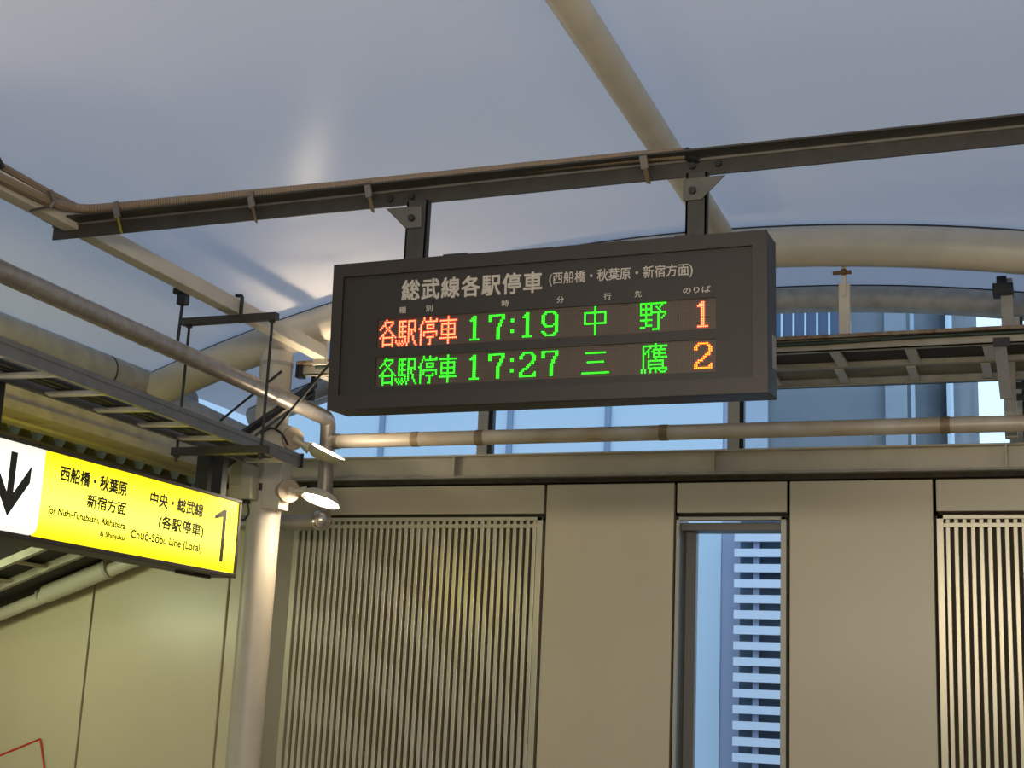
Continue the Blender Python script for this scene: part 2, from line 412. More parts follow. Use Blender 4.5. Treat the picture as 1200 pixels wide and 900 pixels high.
MB().tube([c1[-1], c1[-1] + Vector((0.05, 0.05, -0.01))], 0.031, 16).build('end_fitting', BLACK, cd)
for px, py in ((135, 250), (293, 238), (430, 226), (753, 193)):
    a = onY(px, py - 13, 5.995); b = onY(px + 3, py + 5, 5.99); e = onY(px + 7, py + 22, 6.09)
    cl = MB().bar(a, b, 0.035, 0.012, (0, 1, 0)); cl.build('clip', mat('clip_steel', lin(120, 110, 100), 0.45, 0.4), cd)
    MB().bar(b, e, 0.022, 0.006, (0, 1, 0)).build('clip_strap', mat('yellow_strap', lin(170, 160, 40), 0.5) if px == 135 else CONDUIT, cd)
c2 = [onX(-60, 161, -5.10), onX(0, 194, -5.10), onX(56, 226, -5.10), onX(90, 243, -5.12), onX(100, 249, -5.18)]
c2o = MB().tube(bend(c2, 0.2, 6), 0.022, 14).build('electrical_conduit', RIB)
tag(c2o, 'thinner brown conduit on the square beam, behind the ribbed conduit', 'conduit')
bkt = thing('conduit_clamp', onX(62, 236, -5.0), 'small grey clamp gripping two conduits on the square beam', 'clamp')
MB().bar(onX(58, 223, -5.0), onX(63, 236, -4.99), 0.03, 0.02).bar(onX(63, 236, -4.99), onX(58, 243, -5.0), 0.02, 0.015).build('clamp_body', MATS['clip_steel'], bkt)
MB().bar(onX(35, 247, -5.06), onX(57, 242, -5.0), 0.012, 0.012).build('clamp_strap', BLACK, bkt)
tag(MB().bar(onX(-6, 181, -4.98), onX(2, 197, -4.98), 0.03, 0.02).build('conduit_clamp', BLACK), 'dark clamp on the conduits of the square beam, farther from the dark rail', 'clamp')

# ------------------------------------------------------------------ LED departure sign
SO = Vector((-3.331, 5.958, 2.956))                         # bottom left corner of its front
SA = Vector((1.0, 0.002, 0.005)).normalized(); SB = Vector((-0.021, -0.045, 0.999)); SB = (SB - SA * SB.dot(SA)).normalized()
SN = SA.cross(SB)
def S(u, v, w=0.0): return SO + SA * u + SB * v + SN * w
def uv(px, py, w=0.0):
    d = ray(px, py); o = SO + SN * w; t = (o - EYE).dot(SN) / d.dot(SN); p = EYE + d * t - SO
    return p.dot(SA), p.dot(SB)
SW, SH = uv(898.5, 300)[0], uv(388.8, 310.5)[1]
sign = thing('departure_board', S(SW / 2, 0), 'dark brown LED train departure sign hanging from the dark rail', 'sign')
def sbox(mb, u0, v0, w0, u1, v1, w1):
    c = [S(u, v, w) for w in (w0, w1) for u, v in ((u0, v0), (u1, v0), (u1, v1), (u0, v1))]
    return mb.add(c, [(3,2,1,0),(4,5,6,7),(0,1,5,4),(1,2,6,5),(2,3,7,6),(3,0,4,7)])
DP = 0.215
sbox(MB(), 0, 0, -DP, SW, SH, -0.03).build('housing', HOUSING, sign, bevel=0.006)
iu0, iv1 = uv(402.5, 324.7); iu1, _ = uv(882, 360); iv0 = uv(398.7, 463.3)[1]
fr_ = MB()
sbox(fr_, 0, 0, -0.03, iu0, SH, 0); sbox(fr_, iu1, 0, -0.03, SW, SH, 0)
sbox(fr_, iu0, iv1, -0.03, iu1, SH, 0); sbox(fr_, iu0, 0, -0.03, iu1, iv0, 0)
fr_.build('bezel', HOUSING, sign)
# LED windows
la, lb = uv(440, 390)[0], uv(838, 365)[0]
r1t, r1b = uv(639, 360.2)[1], uv(639, 395.8)[1]
r2t, r2b = uv(639, 406.8)[1], uv(639, 443.5)[1]
fp = MB(); WF = -0.016
for (u0, v0, u1, v1) in ((iu0, r1t, iu1, iv1), (iu0, r2t, iu1, r1b), (iu0, iv0, iu1, r2b), (iu0, r1b, la, r1t), (lb, r1b, iu1, r1t), (iu0, r2b, la, r2t), (lb, r2b, iu1, r2t)):
    sbox(fp, u0, v0, -0.029, u1, v1, WF)
fp.build('face_panel', FACE, sign)
def board_mat(pitch):
    m = bpy.data.materials.new('led_board'); m.use_nodes = True; nt = m.node_tree; b = nt.nodes['Principled BSDF']
    b.inputs['Roughness'].default_value = 0.5
    t = nt.nodes.new('ShaderNodeTexCoord'); mp = nt.nodes.new('ShaderNodeMapping'); mp.inputs['Scale'].default_value = (1/pitch, 1/pitch, 1/pitch)
    fc = nt.nodes.new('ShaderNodeVectorMath'); fc.operation = 'FRACTION'
    sbv = nt.nodes.new('ShaderNodeVectorMath'); sbv.operation = 'SUBTRACT'; sbv.inputs[1].default_value = (0.5, 0.5, 0.5)
    ml = nt.nodes.new('ShaderNodeVectorMath'); ml.operation = 'MULTIPLY'; ml.inputs[1].default_value = (1, 0, 1)
    ln = nt.nodes.new('ShaderNodeVectorMath'); ln.operation = 'LENGTH'
    cr = nt.nodes.new('ShaderNodeValToRGB')
    cr.color_ramp.elements[0].position = 0.30; cr.color_ramp.elements[0].color = lin(92, 72, 58)
    cr.color_ramp.elements[1].position = 0.42; cr.color_ramp.elements[1].color = lin(46, 36, 30)
    nt.links.new(t.outputs['Object'], mp.inputs[0]); nt.links.new(mp.outputs[0], fc.inputs[0]); nt.links.new(fc.outputs[0], sbv.inputs[0])
    nt.links.new(sbv.outputs[0], ml.inputs[0]); nt.links.new(ml.outputs[0], ln.inputs[0]); nt.links.new(ln.outputs['Value'], cr.inputs[0])
    nt.links.new(cr.outputs[0], b.inputs['Base Color']); return m
PITCH = (r1t - r1b) / 17.0
BOARD = board_mat(PITCH)
RED = emit('led_red', (1.0, 0.13, 0.045, 1), 7.0); GREEN = emit('led_green', (0.03, 1.0, 0.014, 1), 3.2); AMBER = emit('led_amber', (1.0, 0.15, 0.012, 1), 6.5)
HALO = {'led_red': emit('led_halo_red', (1.0, 0.045, 0.04, 1), 0.62), 'led_green': emit('led_halo_green', (0.1, 1.0, 0.02, 1), 0.11), 'led_amber': emit('led_halo_amber', (1.0, 0.10, 0.02, 1), 0.30)}  # dim emissive discs: the glow round each lit dot, painted on the board
GLY = {
'各': "....1......|...111111..|...1....1..|..11...1...|.1..1.1....|1....1.....|....1.1....|...1...1...|..1.....1..|.11.....11.|1.1111111.1|..1.....1..|..1.....1..|..1.....1..|..1111111..|..1.....1..",
'駅': "..............|..11111.11111.|..1.1...1...1.|..1.1...1...1.|..11111.1...1.|..1.1...1...1.|..1.1...11111.|..11111.1.1.1.|..1.1...1.1...|..1.1...1.1...|..11111.1..1..|......1.1..1..|1.1.1.1.1..1..|1.1.1.1.1...1.|.1.1.1.1....1.|..1.1..1.....1",
'停': "...1...1....|...1...1...1|..1.11111111|..1.........|.1...11111..|.1...1...1..|11...11111..|.1..........|.1.111111111|.1.1.......1|.1.1.....1.1|.1...11111..|.1.....1....|.1.....1....|.1.....1....|.1....11....",
'車': ".....1.....|.....1.....|11111111111|.....1.....|.111111111.|.1...1...1.|.1...1...1.|.111111111.|.1...1...1.|.1...1...1.|.111111111.|.....1.....|11111111111|.....1.....|.....1.....|.....1.....",
'中': "......1......|......1......|......1......|1111111111111|1.....1.....1|1.....1.....1|1.....1.....1|1.....1.....1|1.....1.....1|1111111111111|......1......|......1......|......1......|......1......|......1......|......1......",
'野': "111111111111111|1..1..1.....1..|1..1..1..1.1...|1111111...1....|1..1..1....1...|1..1..111111111|1111111...1...1|...1......1..1.|...1......1.1..|1111111...1....|...1......1....|...1......1....|...1111...1....|111.......1....|.......1111....",
'三': "................|................|................|..111111111111..|................|................|................|................|...1111111111...|................|................|................|................|................|1111111111111111",
'鷹': "........1......|.11111111111111|.1...1..1..1...|.1..1..1111111.|.1.11.11..1....|.11.1..1111111.|.1..1..1..1....|.1..1..11111111|.1......1......|.1..111111111..|.1..1.......1..|.1..111111111..|.1..1.......1..|.1..11111111111|1.1..1..1.1...1|1.1..1..1..111.",
'1': "..11..|.111..|1111..|..11..|..11..|..11..|..11..|..11..|..11..|..11..|..11..|..11..|..11..|111111",
'7': "1111111111|11......11|11......11|11.....11.|.......11.|......11..|......11..|.....11...|.....11...|.....11...|.....11...|.....11...|.....11...|.....11...",
':': "..|..|..|11|11|..|..|..|..|11|11",
'9': "..111111..|.11....11.|11......11|11......11|11......11|11......11|11......11|.11....111|..11111.11|........11|........11|11......11|.11....11.|..111111..",
'2': "..111111..|.11....11.|11......11|11......11|........11|.......11.|......111.|.....11...|....11....|..111.....|.11.......|11.......1|11......11|1111111111",
}
def led_row(v_top, chars):
    v_bot = v_top[1]; v_top = v_top[0]
    d = sbox(MB(), la - 0.004, v_bot - 0.004, -0.0295, lb + 0.004, v_top + 0.004, -0.0275).build('led_display', BOARD, sign)
    top = v_top - PITCH * 0.95
    for name, mt, glyphs in chars:
        for ch, px, row0 in glyphs:
            mb = MB(); kinds = []; bright = 0; u0 = uv(px, 380 if v_top == r1t else 426)[0]
            for r, line in enumerate(GLY[ch].split('|')):
                for c, k in enumerate(line):
                    if k != '1': continue
                    cu, cv = u0 + c * PITCH * 0.965, top - (r + row0) * PITCH
                    R_ = PITCH * 0.44
                    vs_ = []; n = 8
                    for j, (rr, w) in enumerate(((R_, -0.0272), (R_ * 0.8, -0.0244), (R_*0.35, -0.0232))):
                        vs_ += [S(cu + rr*math.cos(2*math.pi*i/n), cv + rr*math.sin(2*math.pi*i/n), w) for i in range(n)]
                    fs = [(j*n+i, j*n+(i+1) % n, (j+1)*n+(i+1) % n, (j+1)*n+i) for j in range(2) for i in range(n)] + [tuple(range(2*n, 3*n))]
                    mb.add(vs_, fs); bright += len(fs)
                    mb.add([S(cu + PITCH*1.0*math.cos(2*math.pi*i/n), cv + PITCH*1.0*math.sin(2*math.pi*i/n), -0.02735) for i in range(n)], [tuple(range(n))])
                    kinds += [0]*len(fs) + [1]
            lc = mb.build(name, mt, d, normals=False)
            lc.data.materials.append(HALO[mt.name]); lc.data.polygons.foreach_set('material_index', kinds)
    return d
EXP = [('各', 443.3, 0), ('駅', 462.0, 0), ('停', 489.0, 0), ('車', 513.6, 0)]
led_row((r1t, r1b), [('lit_character', RED, EXP),
    ('lit_digit', GREEN, [('1', 549, 1), ('7', 571, 1), (':', 597, 1), ('1', 610.8, 1), ('9', 633.2, 1)]),
    ('lit_character', GREEN, [('中', 683.2, 0), ('野', 749, 0)]), ('lit_digit', RED, [('1', 816.4, 1)])])
led_row((r2t, r2b), [('lit_character', GREEN, [(c, p - 0.6, r) for c, p, r in EXP]),
    ('lit_digit', GREEN, [('1', 548.5, 1), ('7', 570.5, 1), (':', 596.5, 1), ('2', 607, 1), ('7', 633, 1)]),
    ('lit_character', GREEN, [('三', 680.5, 0), ('鷹', 749.9, 0)]), ('lit_digit', AMBER, [('2', 812.6, 1)])])
# printed lettering
def stext(s, l, r, h, weight=0.0, spacing=1.0, name='lettering'):
    """l, r: middle of the left and right ends in the photograph; h: (left, right) heights there"""
    (ua, va), (ub, vb) = uv(*l, WF), uv(*r, WF)
    ha = uv(l[0], l[1] - h/2, WF)[1] - uv(l[0], l[1] + h/2, WF)[1]
    vs2, fs = text_shape(s, weight, spacing)
    MB().add([S(ua + (ub-ua)*x, va + (vb-va)*x + ha*(y-0.5), WF + 0.0012 + z) for x, y, z in vs2], fs).build(name, LETTER, sign, normals=False)
stext('総武線各駅停車', (470.8, 340.5), (635.5, 330), 24.5, 0.022, 1.1)
stext('(西船橋・秋葉原・新宿方面)', (643.7, 327.5), (811.8, 316.3), 16.5, 0.010, 1.02)
for s, l, r, h in (('種', (467.7, 363.8), (476, 363.2), 7.4), ('別', (499, 361.6), (507, 361.2), 7.4), ('時', (588, 355.9), (596.4, 355.4), 7.4), ('分', (652.5, 351.5), (661, 351), 7.4),
                   ('行', (707.6, 347.5), (716.4, 347), 7.6), ('先', (743.5, 344.8), (752, 344.3), 7.6), ('のりば', (800.4, 340.6), (832.8, 338.5), 7.6)):
    stext(s, l, r, h, 0.012, 1.0)
# hangers between the sign and the rail
def gus(pts, Y, th): return MB().prism([onY(px, py, Y) for px, py in pts], (0, th, 0))
for side, strut, gp_, bolt in (('l', (475.5, 500), [(453, 245), (494.5, 242), (494.5, 266.5), (475.5, 268)], (483, 256)),
                               ('r', (803, 828), [(801, 211), (850, 205.5), (822, 234), (801, 235.8)], (812, 224))):
    x0 = onY(strut[0], 270, 6.06).x; x1 = onY(strut[1], 270, 6.06).x
    zb = S(0, SH).z + 0.005 * (x0 + 3.3)
    zr = 4.021 + 0.0065 * ((x0 + x1) / 2 + 5.24)
    h = MB().box((x0, 6.055, zb - 0.01), (x1, 6.065, zr)).box((x1 - 0.012, 6.055, zb - 0.01), (x1, 6.10, zr)).box((x0, 6.055, zb - 0.01), (x0 + 0.012, 6.10, zr))
    ho = h.build('hanger', DARK, sign, bevel=0.002)
    gus(gp_, 6.052, -0.008).build('gusset_plate', mat('gusset_steel', lin(98, 96, 90), 0.5, 0.2, noise=0.2, scale=14), ho)
    c = onY(*bolt, 6.044); MB().tube([c, c + Vector((0, -0.02, 0))], 0.018, 6).build('bolt', BLACK, ho)
    MB().box((x0 - 0.03, 6.05, zb + 0.005), (x0 + 0.01, 6.08, zb + 0.02)).build('foot_bolt', BLACK, ho)
    MB().box((x1 - 0.01, 6.05, zb), (x1 + 0.018, 6.08, zb + 0.035)).build('foot_bolt', BLACK, ho)
for a, b in (((519, 0), (547, 0)), ((790, 0), (812, 0))):
    ua = uv(a[0], 290)[0]; ub = uv(b[0], 285)[0]
    sbox(MB(), ua, SH, -0.03, ub, SH + 0.008, -0.004).build('lid_hinge', HOUSING, sign)
# little white label on the right end
sbox(MB(), SW, 0.13, -0.19, SW + 0.0015, 0.28, -0.11).build('paper_label', mat('paper_label', lin(150, 142, 132), 0.6), sign)

# ------------------------------------------------------------------ yellow platform sign, plane X = -5.3
XY = -5.3
ps = thing('platform_sign', (XY, 7.0, 2.38), 'long yellow and white illuminated platform sign with a black down arrow, under the cable ladder', 'sign')
YT, YB, Y0, Y1 = 2.868, 2.385, 5.0, 8.35
MB().box((XY - 0.22, Y0, YB - 0.03), (XY - 0.006, Y1 + 0.03, YT + 0.025)).build('housing', BLACK, ps, bevel=0.008)
fm = MB().box((XY - 0.02, Y0, YT), (XY + 0.012, Y1 + 0.03, YT + 0.022)).box((XY - 0.02, Y1, YB), (XY + 0.012, Y1 + 0.03, YT))
fm.box((XY - 0.02, Y0, YB - 0.03), (XY + 0.012, Y1 + 0.03, YB - 0.002)).box((XY - 0.12, Y1 - 0.5, YB - 0.05), (XY - 0.09, Y1 - 0.12, YB - 0.03))
fm.build('frame', mat('sign_frame_brown', lin(52, 44, 30), 0.5), ps, bevel=0.003)
def backlit(name, edge, mid, s0, s1):
    """back-lit acrylic: the tubes behind make the middle brighter than the rims"""
    m = bpy.data.materials.new(name); m.use_nodes = True; nt = m.node_tree; b = nt.nodes['Principled BSDF']
    b.inputs['Base Color'].default_value = edge; b.inputs['Roughness'].default_value = 0.35; b.inputs['Specular IOR Level'].default_value = 0.2
    t = nt.nodes.new('ShaderNodeTexCoord'); sp_ = nt.nodes.new('ShaderNodeSeparateXYZ'); g = nt.nodes.new('ShaderNodeValToRGB')
    nt.links.new(t.outputs['Generated'], sp_.inputs[0]); nt.links.new(sp_.outputs['Z'], g.inputs[0])
    e = g.color_ramp.elements; k0 = tuple(c * s0 for c in edge[:3]) + (1,); k1 = tuple(c * s1 for c in mid[:3]) + (1,)
    e[0].position = 0.0; e[0].color = k0; e[1].position = 1.0; e[1].color = k0
    n = e.new(0.42); n.color = k1
    g.color_ramp.interpolation = 'EASE'
    nt.links.new(g.outputs[0], b.inputs['Emission Color']); b.inputs['Emission Strength'].default_value = 1.0
    return m
YEL = backlit('yellow_backlit_acrylic', (0.95, 0.78, 0.006, 1), (1.0, 0.93, 0.07, 1), 1.3, 3.3); WHT = backlit('white_backlit_acrylic', (0.9, 0.92, 0.84, 1), (1, 1, 0.94, 1), 0.85, 1.7)
YW = 6.30
MB().box((XY - 0.005, YW, YB), (XY + 0.004, Y1, YT)).build('yellow_face', YEL, ps, bevel=0.0)
MB().box((XY - 0.224, Y0, YB), (XY - 0.219, Y1, YT)).build('yellow_face', YEL, ps)
wp = [(XY + 0.0045, Y0, YB), (XY + 0.0045, YW - 0.03, YB)] + [(XY + 0.0045, YW - 0.03 + 0.06*math.sin(a), YB + 0.06 - 0.06*math.cos(a)) for a in (0.5, 1.0, 1.57)] + [(XY + 0.0045, YW + 0.03, YT), (XY + 0.0045, Y0, YT)]
MB().prism(wp, (-0.009, 0, 0)).build('white_face', WHT, ps)
INK = mat('sign_ink', lin(42, 40, 24), 0.5); INK2 = mat('sign_ink_olive', lin(46, 42, 6), 0.5)
def ytext(s, l, r, h, m, weight=0.0, spacing=1.0, name='lettering'):
    a = onX(*l, XY); b = onX(*r, XY); z = (a.z + b.z) / 2
    hz = onX(l[0], l[1] - h/2, XY).z - onX(l[0], l[1] + h/2, XY).z
    vs2, fs = text_shape(s, weight, spacing)
    MB().add([(XY + 0.0062 + q, a.y + (b.y - a.y)*x, z + (y - 0.5)*hz) for x, y, q in vs2], fs).build(name, m, ps, normals=False)
ytext('西船橋・秋葉原', (70, 554), (148, 573.5), 19, INK, 0.030)
ytext('新宿方面', (101, 586.3), (147, 596.8), 16.8, INK, 0.030)
ytext('for Nishi-Funabashi, Akihabara', (55, 597), (145.7, 617.5), 10.5, INK2, 0.032)
ytext('& Shinjuku', (116, 626), (145, 631.2), 8.6, INK2, 0.032)
ytext('中央・総武線', (175, 583.5), (237.5, 598.5), 17.5, INK, 0.030)
ytext('(各駅停車)', (185, 612), (237.5, 623.5), 19, INK, 0.030)
ytext('Chūō-Sōbu Line (Local)', (152, 627), (235.6, 643), 14, INK2, 0.028)
p = lambda px, py: onX(px, py, XY)
o1 = p(255, 627); hh = p(255, 595.5).z - p(255, 658).z; zb = p(255, 658).z; y0_, y1_ = p(249, 627).y, p(262.5, 627).y; yw = y1_ - y0_
MB().prism([(XY + 0.0062, y, z) for y, z in ((y1_ - 0.30*yw, zb), (y1_, zb), (y1_, zb + hh), (y1_ - 0.26*yw, zb + hh), (y0_, zb + hh*0.85), (y0_, zb + hh*0.80), (y0_ + 0.1*yw, zb + hh*0.79), (y1_ - 0.30*yw, zb + hh*0.86))], (0.0005, 0, 0)).build('number_one', INK, ps)
# arrow
yc = p(12.5, 560).y; zt = p(14, 529).z; zb = p(8.5, 605).z; hw = p(33.5, 570).y - yc; zh = p(33.5, 566).z; dz = 0.095
ar = MB().prism([(XY + 0.0064, yc - 0.026, zb + 0.07), (XY + 0.0064, yc + 0.026, zb + 0.07), (XY + 0.0064, yc + 0.026, zt), (XY + 0.0064, yc - 0.026, zt)], (0.0005, 0, 0))
for sg in (-1, 1):
    ar.prism([(XY + 0.0064, yc, zb), (XY + 0.0064, yc + sg*hw, zh), (XY + 0.0064, yc + sg*hw, zh + dz), (XY + 0.0064, yc, zb + dz)], (0.0006, 0, 0))
ar.build('down_arrow', INK, ps)
for y, w in ((5.957, 0.13), (8.24, 0.07)):
    MB().box((XY - 0.14, y - w/2, YT + 0.02), (XY - 0.06, y + w/2, 3.30)).build('hanger', BLACK, ps, bevel=0.003)

# ------------------------------------------------------------------ left cable ladder and its trapeze hanger
lt = thing('cable_ladder', (-5.1, 6.5, 3.17), 'grey ladder-type cable tray hanging above the yellow platform sign', 'cable tray')
def channel(mb, a, b, h, w, side):
    """C-section rail from a to b (a, b at its bottom outer corner); opens to side"""
    a = Vector(a); b = Vector(b); sv = Vector((side, 0, 0))
    mb.bar(a + Vector((0, 0, h/2)), b + Vector((0, 0, h/2)), 0.004, h)
    mb.bar(a + sv*w/2 + Vector((0, 0, 0.003)), b + sv*w/2 + Vector((0, 0, 0.003)), w, 0.006)
    mb.bar(a + sv*w/2 + Vector((0, 0, h)), b + sv*w/2 + Vector((0, 0, h)), w, 0.006)
    return mb
ra, rb = Vector((-4.775, 4.4, 3.155)), Vector((-4.985, 8.60, 3.155))
la_, lb_ = Vector((-5.27, 4.4, 3.165)), Vector((-5.345, 8.62, 3.165))
rr_ = channel(MB(), ra, rb, 0.088, 0.022, -1); rr_.bar(ra + Vector((0.004, 0, 0.062)), rb + Vector((0.004, 0, 0.062)), 0.006, 0.006)
rr_.build('side_rail', TRAY, lt)
channel(MB(), la_, lb_, 0.088, 0.022, 1).build('side_rail', TRAY, lt)
for yy in (4.55, 4.98, 5.41, 5.84, 6.28, 6.72, 7.16, 7.60, 8.03, 8.42):
    k = (yy - 4.4) / 4.2
    MB().bar((ra + (rb - ra) * k) + Vector((0, 0, 0.016)), (la_ + (lb_ - la_) * k) + Vector((0, 0, 0.014)), 0.036, 0.026).build('rung', PAINT, lt)
MB().box((-5.0, 8.595, 3.15), (-4.968, 8.61, 3.25)).build('end_cap', BLACK, lt)
kk = (8.05 - 4.4) / 4.2; q = ra + (rb - ra) * kk
MB().box((q.x - 0.002, 8.0, 3.16), (q.x + 0.008, 8.24, 3.24)).build('splice_plate', TRAY, lt)
BCAB = mat('black_cable', lin(40, 38, 36), 0.5)
for xo in (-5.23, -5.19, -5.13):
    tag(MB().tube([(xo + 0.03, 4.4, 3.215), (xo, 6.5, 3.212), (xo - 0.05, 8.55, 3.214)], 0.016, 10).build('power_cable', BCAB),
        'dark power cable lying in the ladder tray above the yellow sign', 'cable', 'power cables in the ladder tray')

YSt = 7.78
th = thing('trapeze_hanger', (-5.12, YSt, 3.12), 'dark strut trapeze with threaded rods holding the cable ladder under the square beam', 'hanger')
MB().box((-5.50, YSt - 0.03, 3.985), (-4.765, YSt + 0.02, 4.035)).build('top_channel', DARK, th, bevel=0.004)
MB().box((-5.475, YSt - 0.03, 3.098), (-4.755, YSt + 0.02, 3.150)).build('bottom_channel', DARK, th, bevel=0.004)
for x in (-5.445, -4.805):
    MB().tube([(x, YSt, 3.06), (x, YSt, 4.0)], 0.0095, 10).build('threaded_rod', BLACK, th)
    MB().tube([(x, YSt, 3.972), (x, YSt, 3.986)], 0.022, 6).build('nut', BLACK, th)
    MB().tube([(x, YSt, 3.085), (x, YSt, 3.098)], 0.022, 6).build('nut', BLACK, th)
MB().tube(bend([(-5.05, YSt, 4.0), (-5.05, YSt, 4.17), (-5.10, YSt, 4.175)], 0.03, 5), 0.013, 10).build('hook_bolt', BLACK, th)

# ------------------------------------------------------------------ drain pipe
PX = -5.235; PY = 9.4
dp = thing('drain_pipe', (PX, PY, 2.8), 'weathered metal pipe running overhead, dropping before the clerestory to an elbow behind the column', 'pipe')
run = bend([(PX + 0.03, 2.5, 3.762), (PX, PY, 3.668), (PX - 0.0, PY + .01, 3.50), (PX + 0.01, PY + .02, 2.874), (-6.5, PY + .02, 2.874)], 0.13, 8)
MB().tube(run, 0.059, 28).build('pipe', GALV, dp)
MB().tube([(PX, PY + .01, 3.494), (1.7, PY + .01, 3.492)], 0.054, 28).build('branch_pipe', mat('rusty_white_pipe', lin(206, 196, 178), 0.4, 0.1, noise=0.35, scale=3, dirt=lin(180, 158, 128)), dp)
for a, b, r in (((PX + .010, 7.0, 3.701), (PX + .0099, 7.05, 3.7005), 0.062), ((PX + .003, 8.55, 3.680), (PX + .0027, 8.62, 3.6795), 0.062),
                ((PX + 0.06, PY + .01, 3.494), (PX + 0.10, PY + .01, 3.494), 0.060)):
    MB().tube([a, b], r, 28).build('coupling', GALV, dp)
for px in (487, 562, 778, 1108):
    c = onY(px, 512, PY); MB().tube([(c.x - 0.03, PY + .01, 3.4935), (c.x + 0.03, PY + .01, 3.4935)], 0.057, 28).build('coupling', mat('brass_coupling', lin(150, 128, 96), 0.5, 0.2, noise=0.3, scale=12), dp)
sp = MB().ball((PX + 0.0, PY, 2.89), 0.08, (1, 1, 1)); sp.build('elbow', mat('polished_elbow', lin(200, 192, 182), 0.25, 0.8), dp)
ph = thing('pipe_hanger', (PX, 7.75, 3.85), 'black clamp and rod holding the weathered pipe under the square beam', 'hanger')
xh = onX(213, 360, -5.40).x; h0 = onY(213, 341, 7.78); h1 = onY(213, 386, 7.78)
cx_ = (h0.x + h1.x) / 2
MB().box((cx_ - 0.06, 7.74, h0.z - 0.025), (cx_ + 0.055, 7.82, h0.z + 0.015)).box((cx_ - 0.03, 7.75, h0.z - 0.10), (cx_ + 0.035, 7.81, h0.z - 0.02)).build('clamp', BLACK, ph, bevel=0.004)
MB().tube([(cx_, 7.78, h0.z - 0.09), (cx_ - 0.01, 7.78, 3.80)], 0.011, 10).build('rod', BLACK, ph)
MB().tube([(cx_ - 0.01, 7.78, 3.80), (cx_ - 0.01, 7.78, 3.84)], 0.024, 8).build('nut', BLACK, ph)
ph2 = onY(365, 462, 9.25)
tag(MB().box((ph2.x - 0.03, 9.23, ph2.z - 0.05), (ph2.x + 0.02, 9.27, ph2.z + 0.03)).bar(ph2, (ph2.x + 0.01, 9.25, ph2.z + 0.14), 0.03, 0.02, (0, 1, 0)).build('pipe_clamp', BLACK), 'small dark clamp on the weathered pipe near the drop', 'clamp')

# ------------------------------------------------------------------ floodlights on the column
def floodlight(c, n, side, label, flange_c, strength, spot):
    """c: middle of the lit disc; n: its normal; side: direction from mount to nose"""
    c = Vector(c); n = Vector(n).normalized(); s = Vector(side); s = (s - n * s.dot(n)).normalized(); t = n.cross(s)
    fl = thing('floodlight', c - n * 0.1, label, 'lamp', 'floodlights on the column')
    hood = MB(); N = 28; M = 8; vs_ = []
    for i in range(M + 1):
        a = math.pi / 2 * i / M
        for k in range(N):
            ph_ = 2 * math.pi * k / N
            sh = -0.075 * (1 - math.cos(a)) * 1.0                     # the shell leans back towards the mount
            vs_.append(c + s * (0.150 * math.cos(ph_) * math.cos(a) + sh) + t * (0.112 * math.sin(ph_) * math.cos(a)) - n * (0.085 * math.sin(a)))
    hood.add(vs_, [(i*N+k, i*N+(k+1) % N, (i+1)*N+(k+1) % N, (i+1)*N+k) for i in range(M) for k in range(N)], True)
    hood.build('hood', mat('lamp_hood', lin(190, 184, 160), 0.4, 0.1), fl)
    lens = [c + s * (0.140 * math.cos(2*math.pi*k/N)) + t * (0.102 * math.sin(2*math.pi*k/N)) - n * 0.008 for k in range(N)]
    MB().add(lens, [tuple(range(N))]).build('lens', emit('lamp_lens', (1.0, 0.86, 0.66, 1), strength, (0.8, 0.8, 0.8, 1)), fl, normals=False)
    fc = Vector(flange_c); neck = c - s * 0.14 - n * 0.045
    MB().tube([fc, fc + (neck - fc) * 0.45, neck], 0.03, 18, radii=[0.035, 0.02, 0.045]).build('arm', MATS['lamp_hood'], fl)
    dirn = Vector((0.82, -0.57, 0.0))
    MB().tube([fc - dirn * 0.05, fc + dirn * 0.012], 0.085, 28).build('flange', mat('lamp_flange', lin(176, 158, 136), 0.5), fl)
    ld = bpy.data.lights.new('lamp_beam', 'SPOT'); ld.energy = spot; ld.color = (1.0, 0.78, 0.52); ld.spot_size = math.radians(120); ld.spot_blend = 0.6; ld.shadow_soft_size = 0.05
    lo = bpy.data.objects.new('lamp_beam', ld); COL.objects.link(lo); lo.parent = fl
    lo.location = (c + n * 0.02) - fl.location; lo.rotation_euler = n.to_track_quat('-Z', 'Y').to_euler()
    return fl
floodlight((-5.0, 8.95, 2.965), (-0.2, -0.30, -0.94), (1, 0.0, -0.25), 'lit lower floodlight on the column, facing down', (-5.24, 8.90, 3.035), 60, 30)
floodlight((-4.985, 8.97, 3.335), (0.44, -0.03, 0.89), (0.9, 0, -0.42), 'lit upper floodlight on the column, tilted upward', (-5.24, 8.90, 3.42), 170, 34)
jb = thing('junction_box', (-5.30, 8.93, 2.9), 'square beige mounting box behind the lower floodlight', 'box')
MB().box((-5.44, 8.86, 2.90), (-5.285, 9.0, 3.245)).build('body', PAINT, jb, bevel=0.008)
MB().box((-5.47, 8.865, 3.04), (-5.435, 8.885, 3.09)).build('latch', DARK, jb)
jb2 = thing('junction_box', (-5.56, 8.83, 2.95), 'tall beige terminal box on the column with a black wire loop below', 'box')
MB().box((-5.66, 8.76, 2.96), (-5.47, 8.875, 3.38)).build('body', mat('box_paint', lin(186, 178, 150), 0.5, noise=0.1, scale=8), jb2, bevel=0.008)
MB().box((-5.645, 8.757, 3.06), (-5.56, 8.761, 3.24)).build('label_plate', mat('label_plate', lin(160, 156, 130), 0.4), jb2)
MB().box((-5.62, 8.79, 2.935), (-5.52, 8.85, 2.962)).build('cable_gland', BLACK, jb2)
wl_ = bend([(-5.565, 8.82, 2.94), (-5.60, 8.82, 2.86), (-5.55, 8.82, 2.80), (-5.50, 8.82, 2.86), (-5.525, 8.82, 2.94)], 0.05, 6)
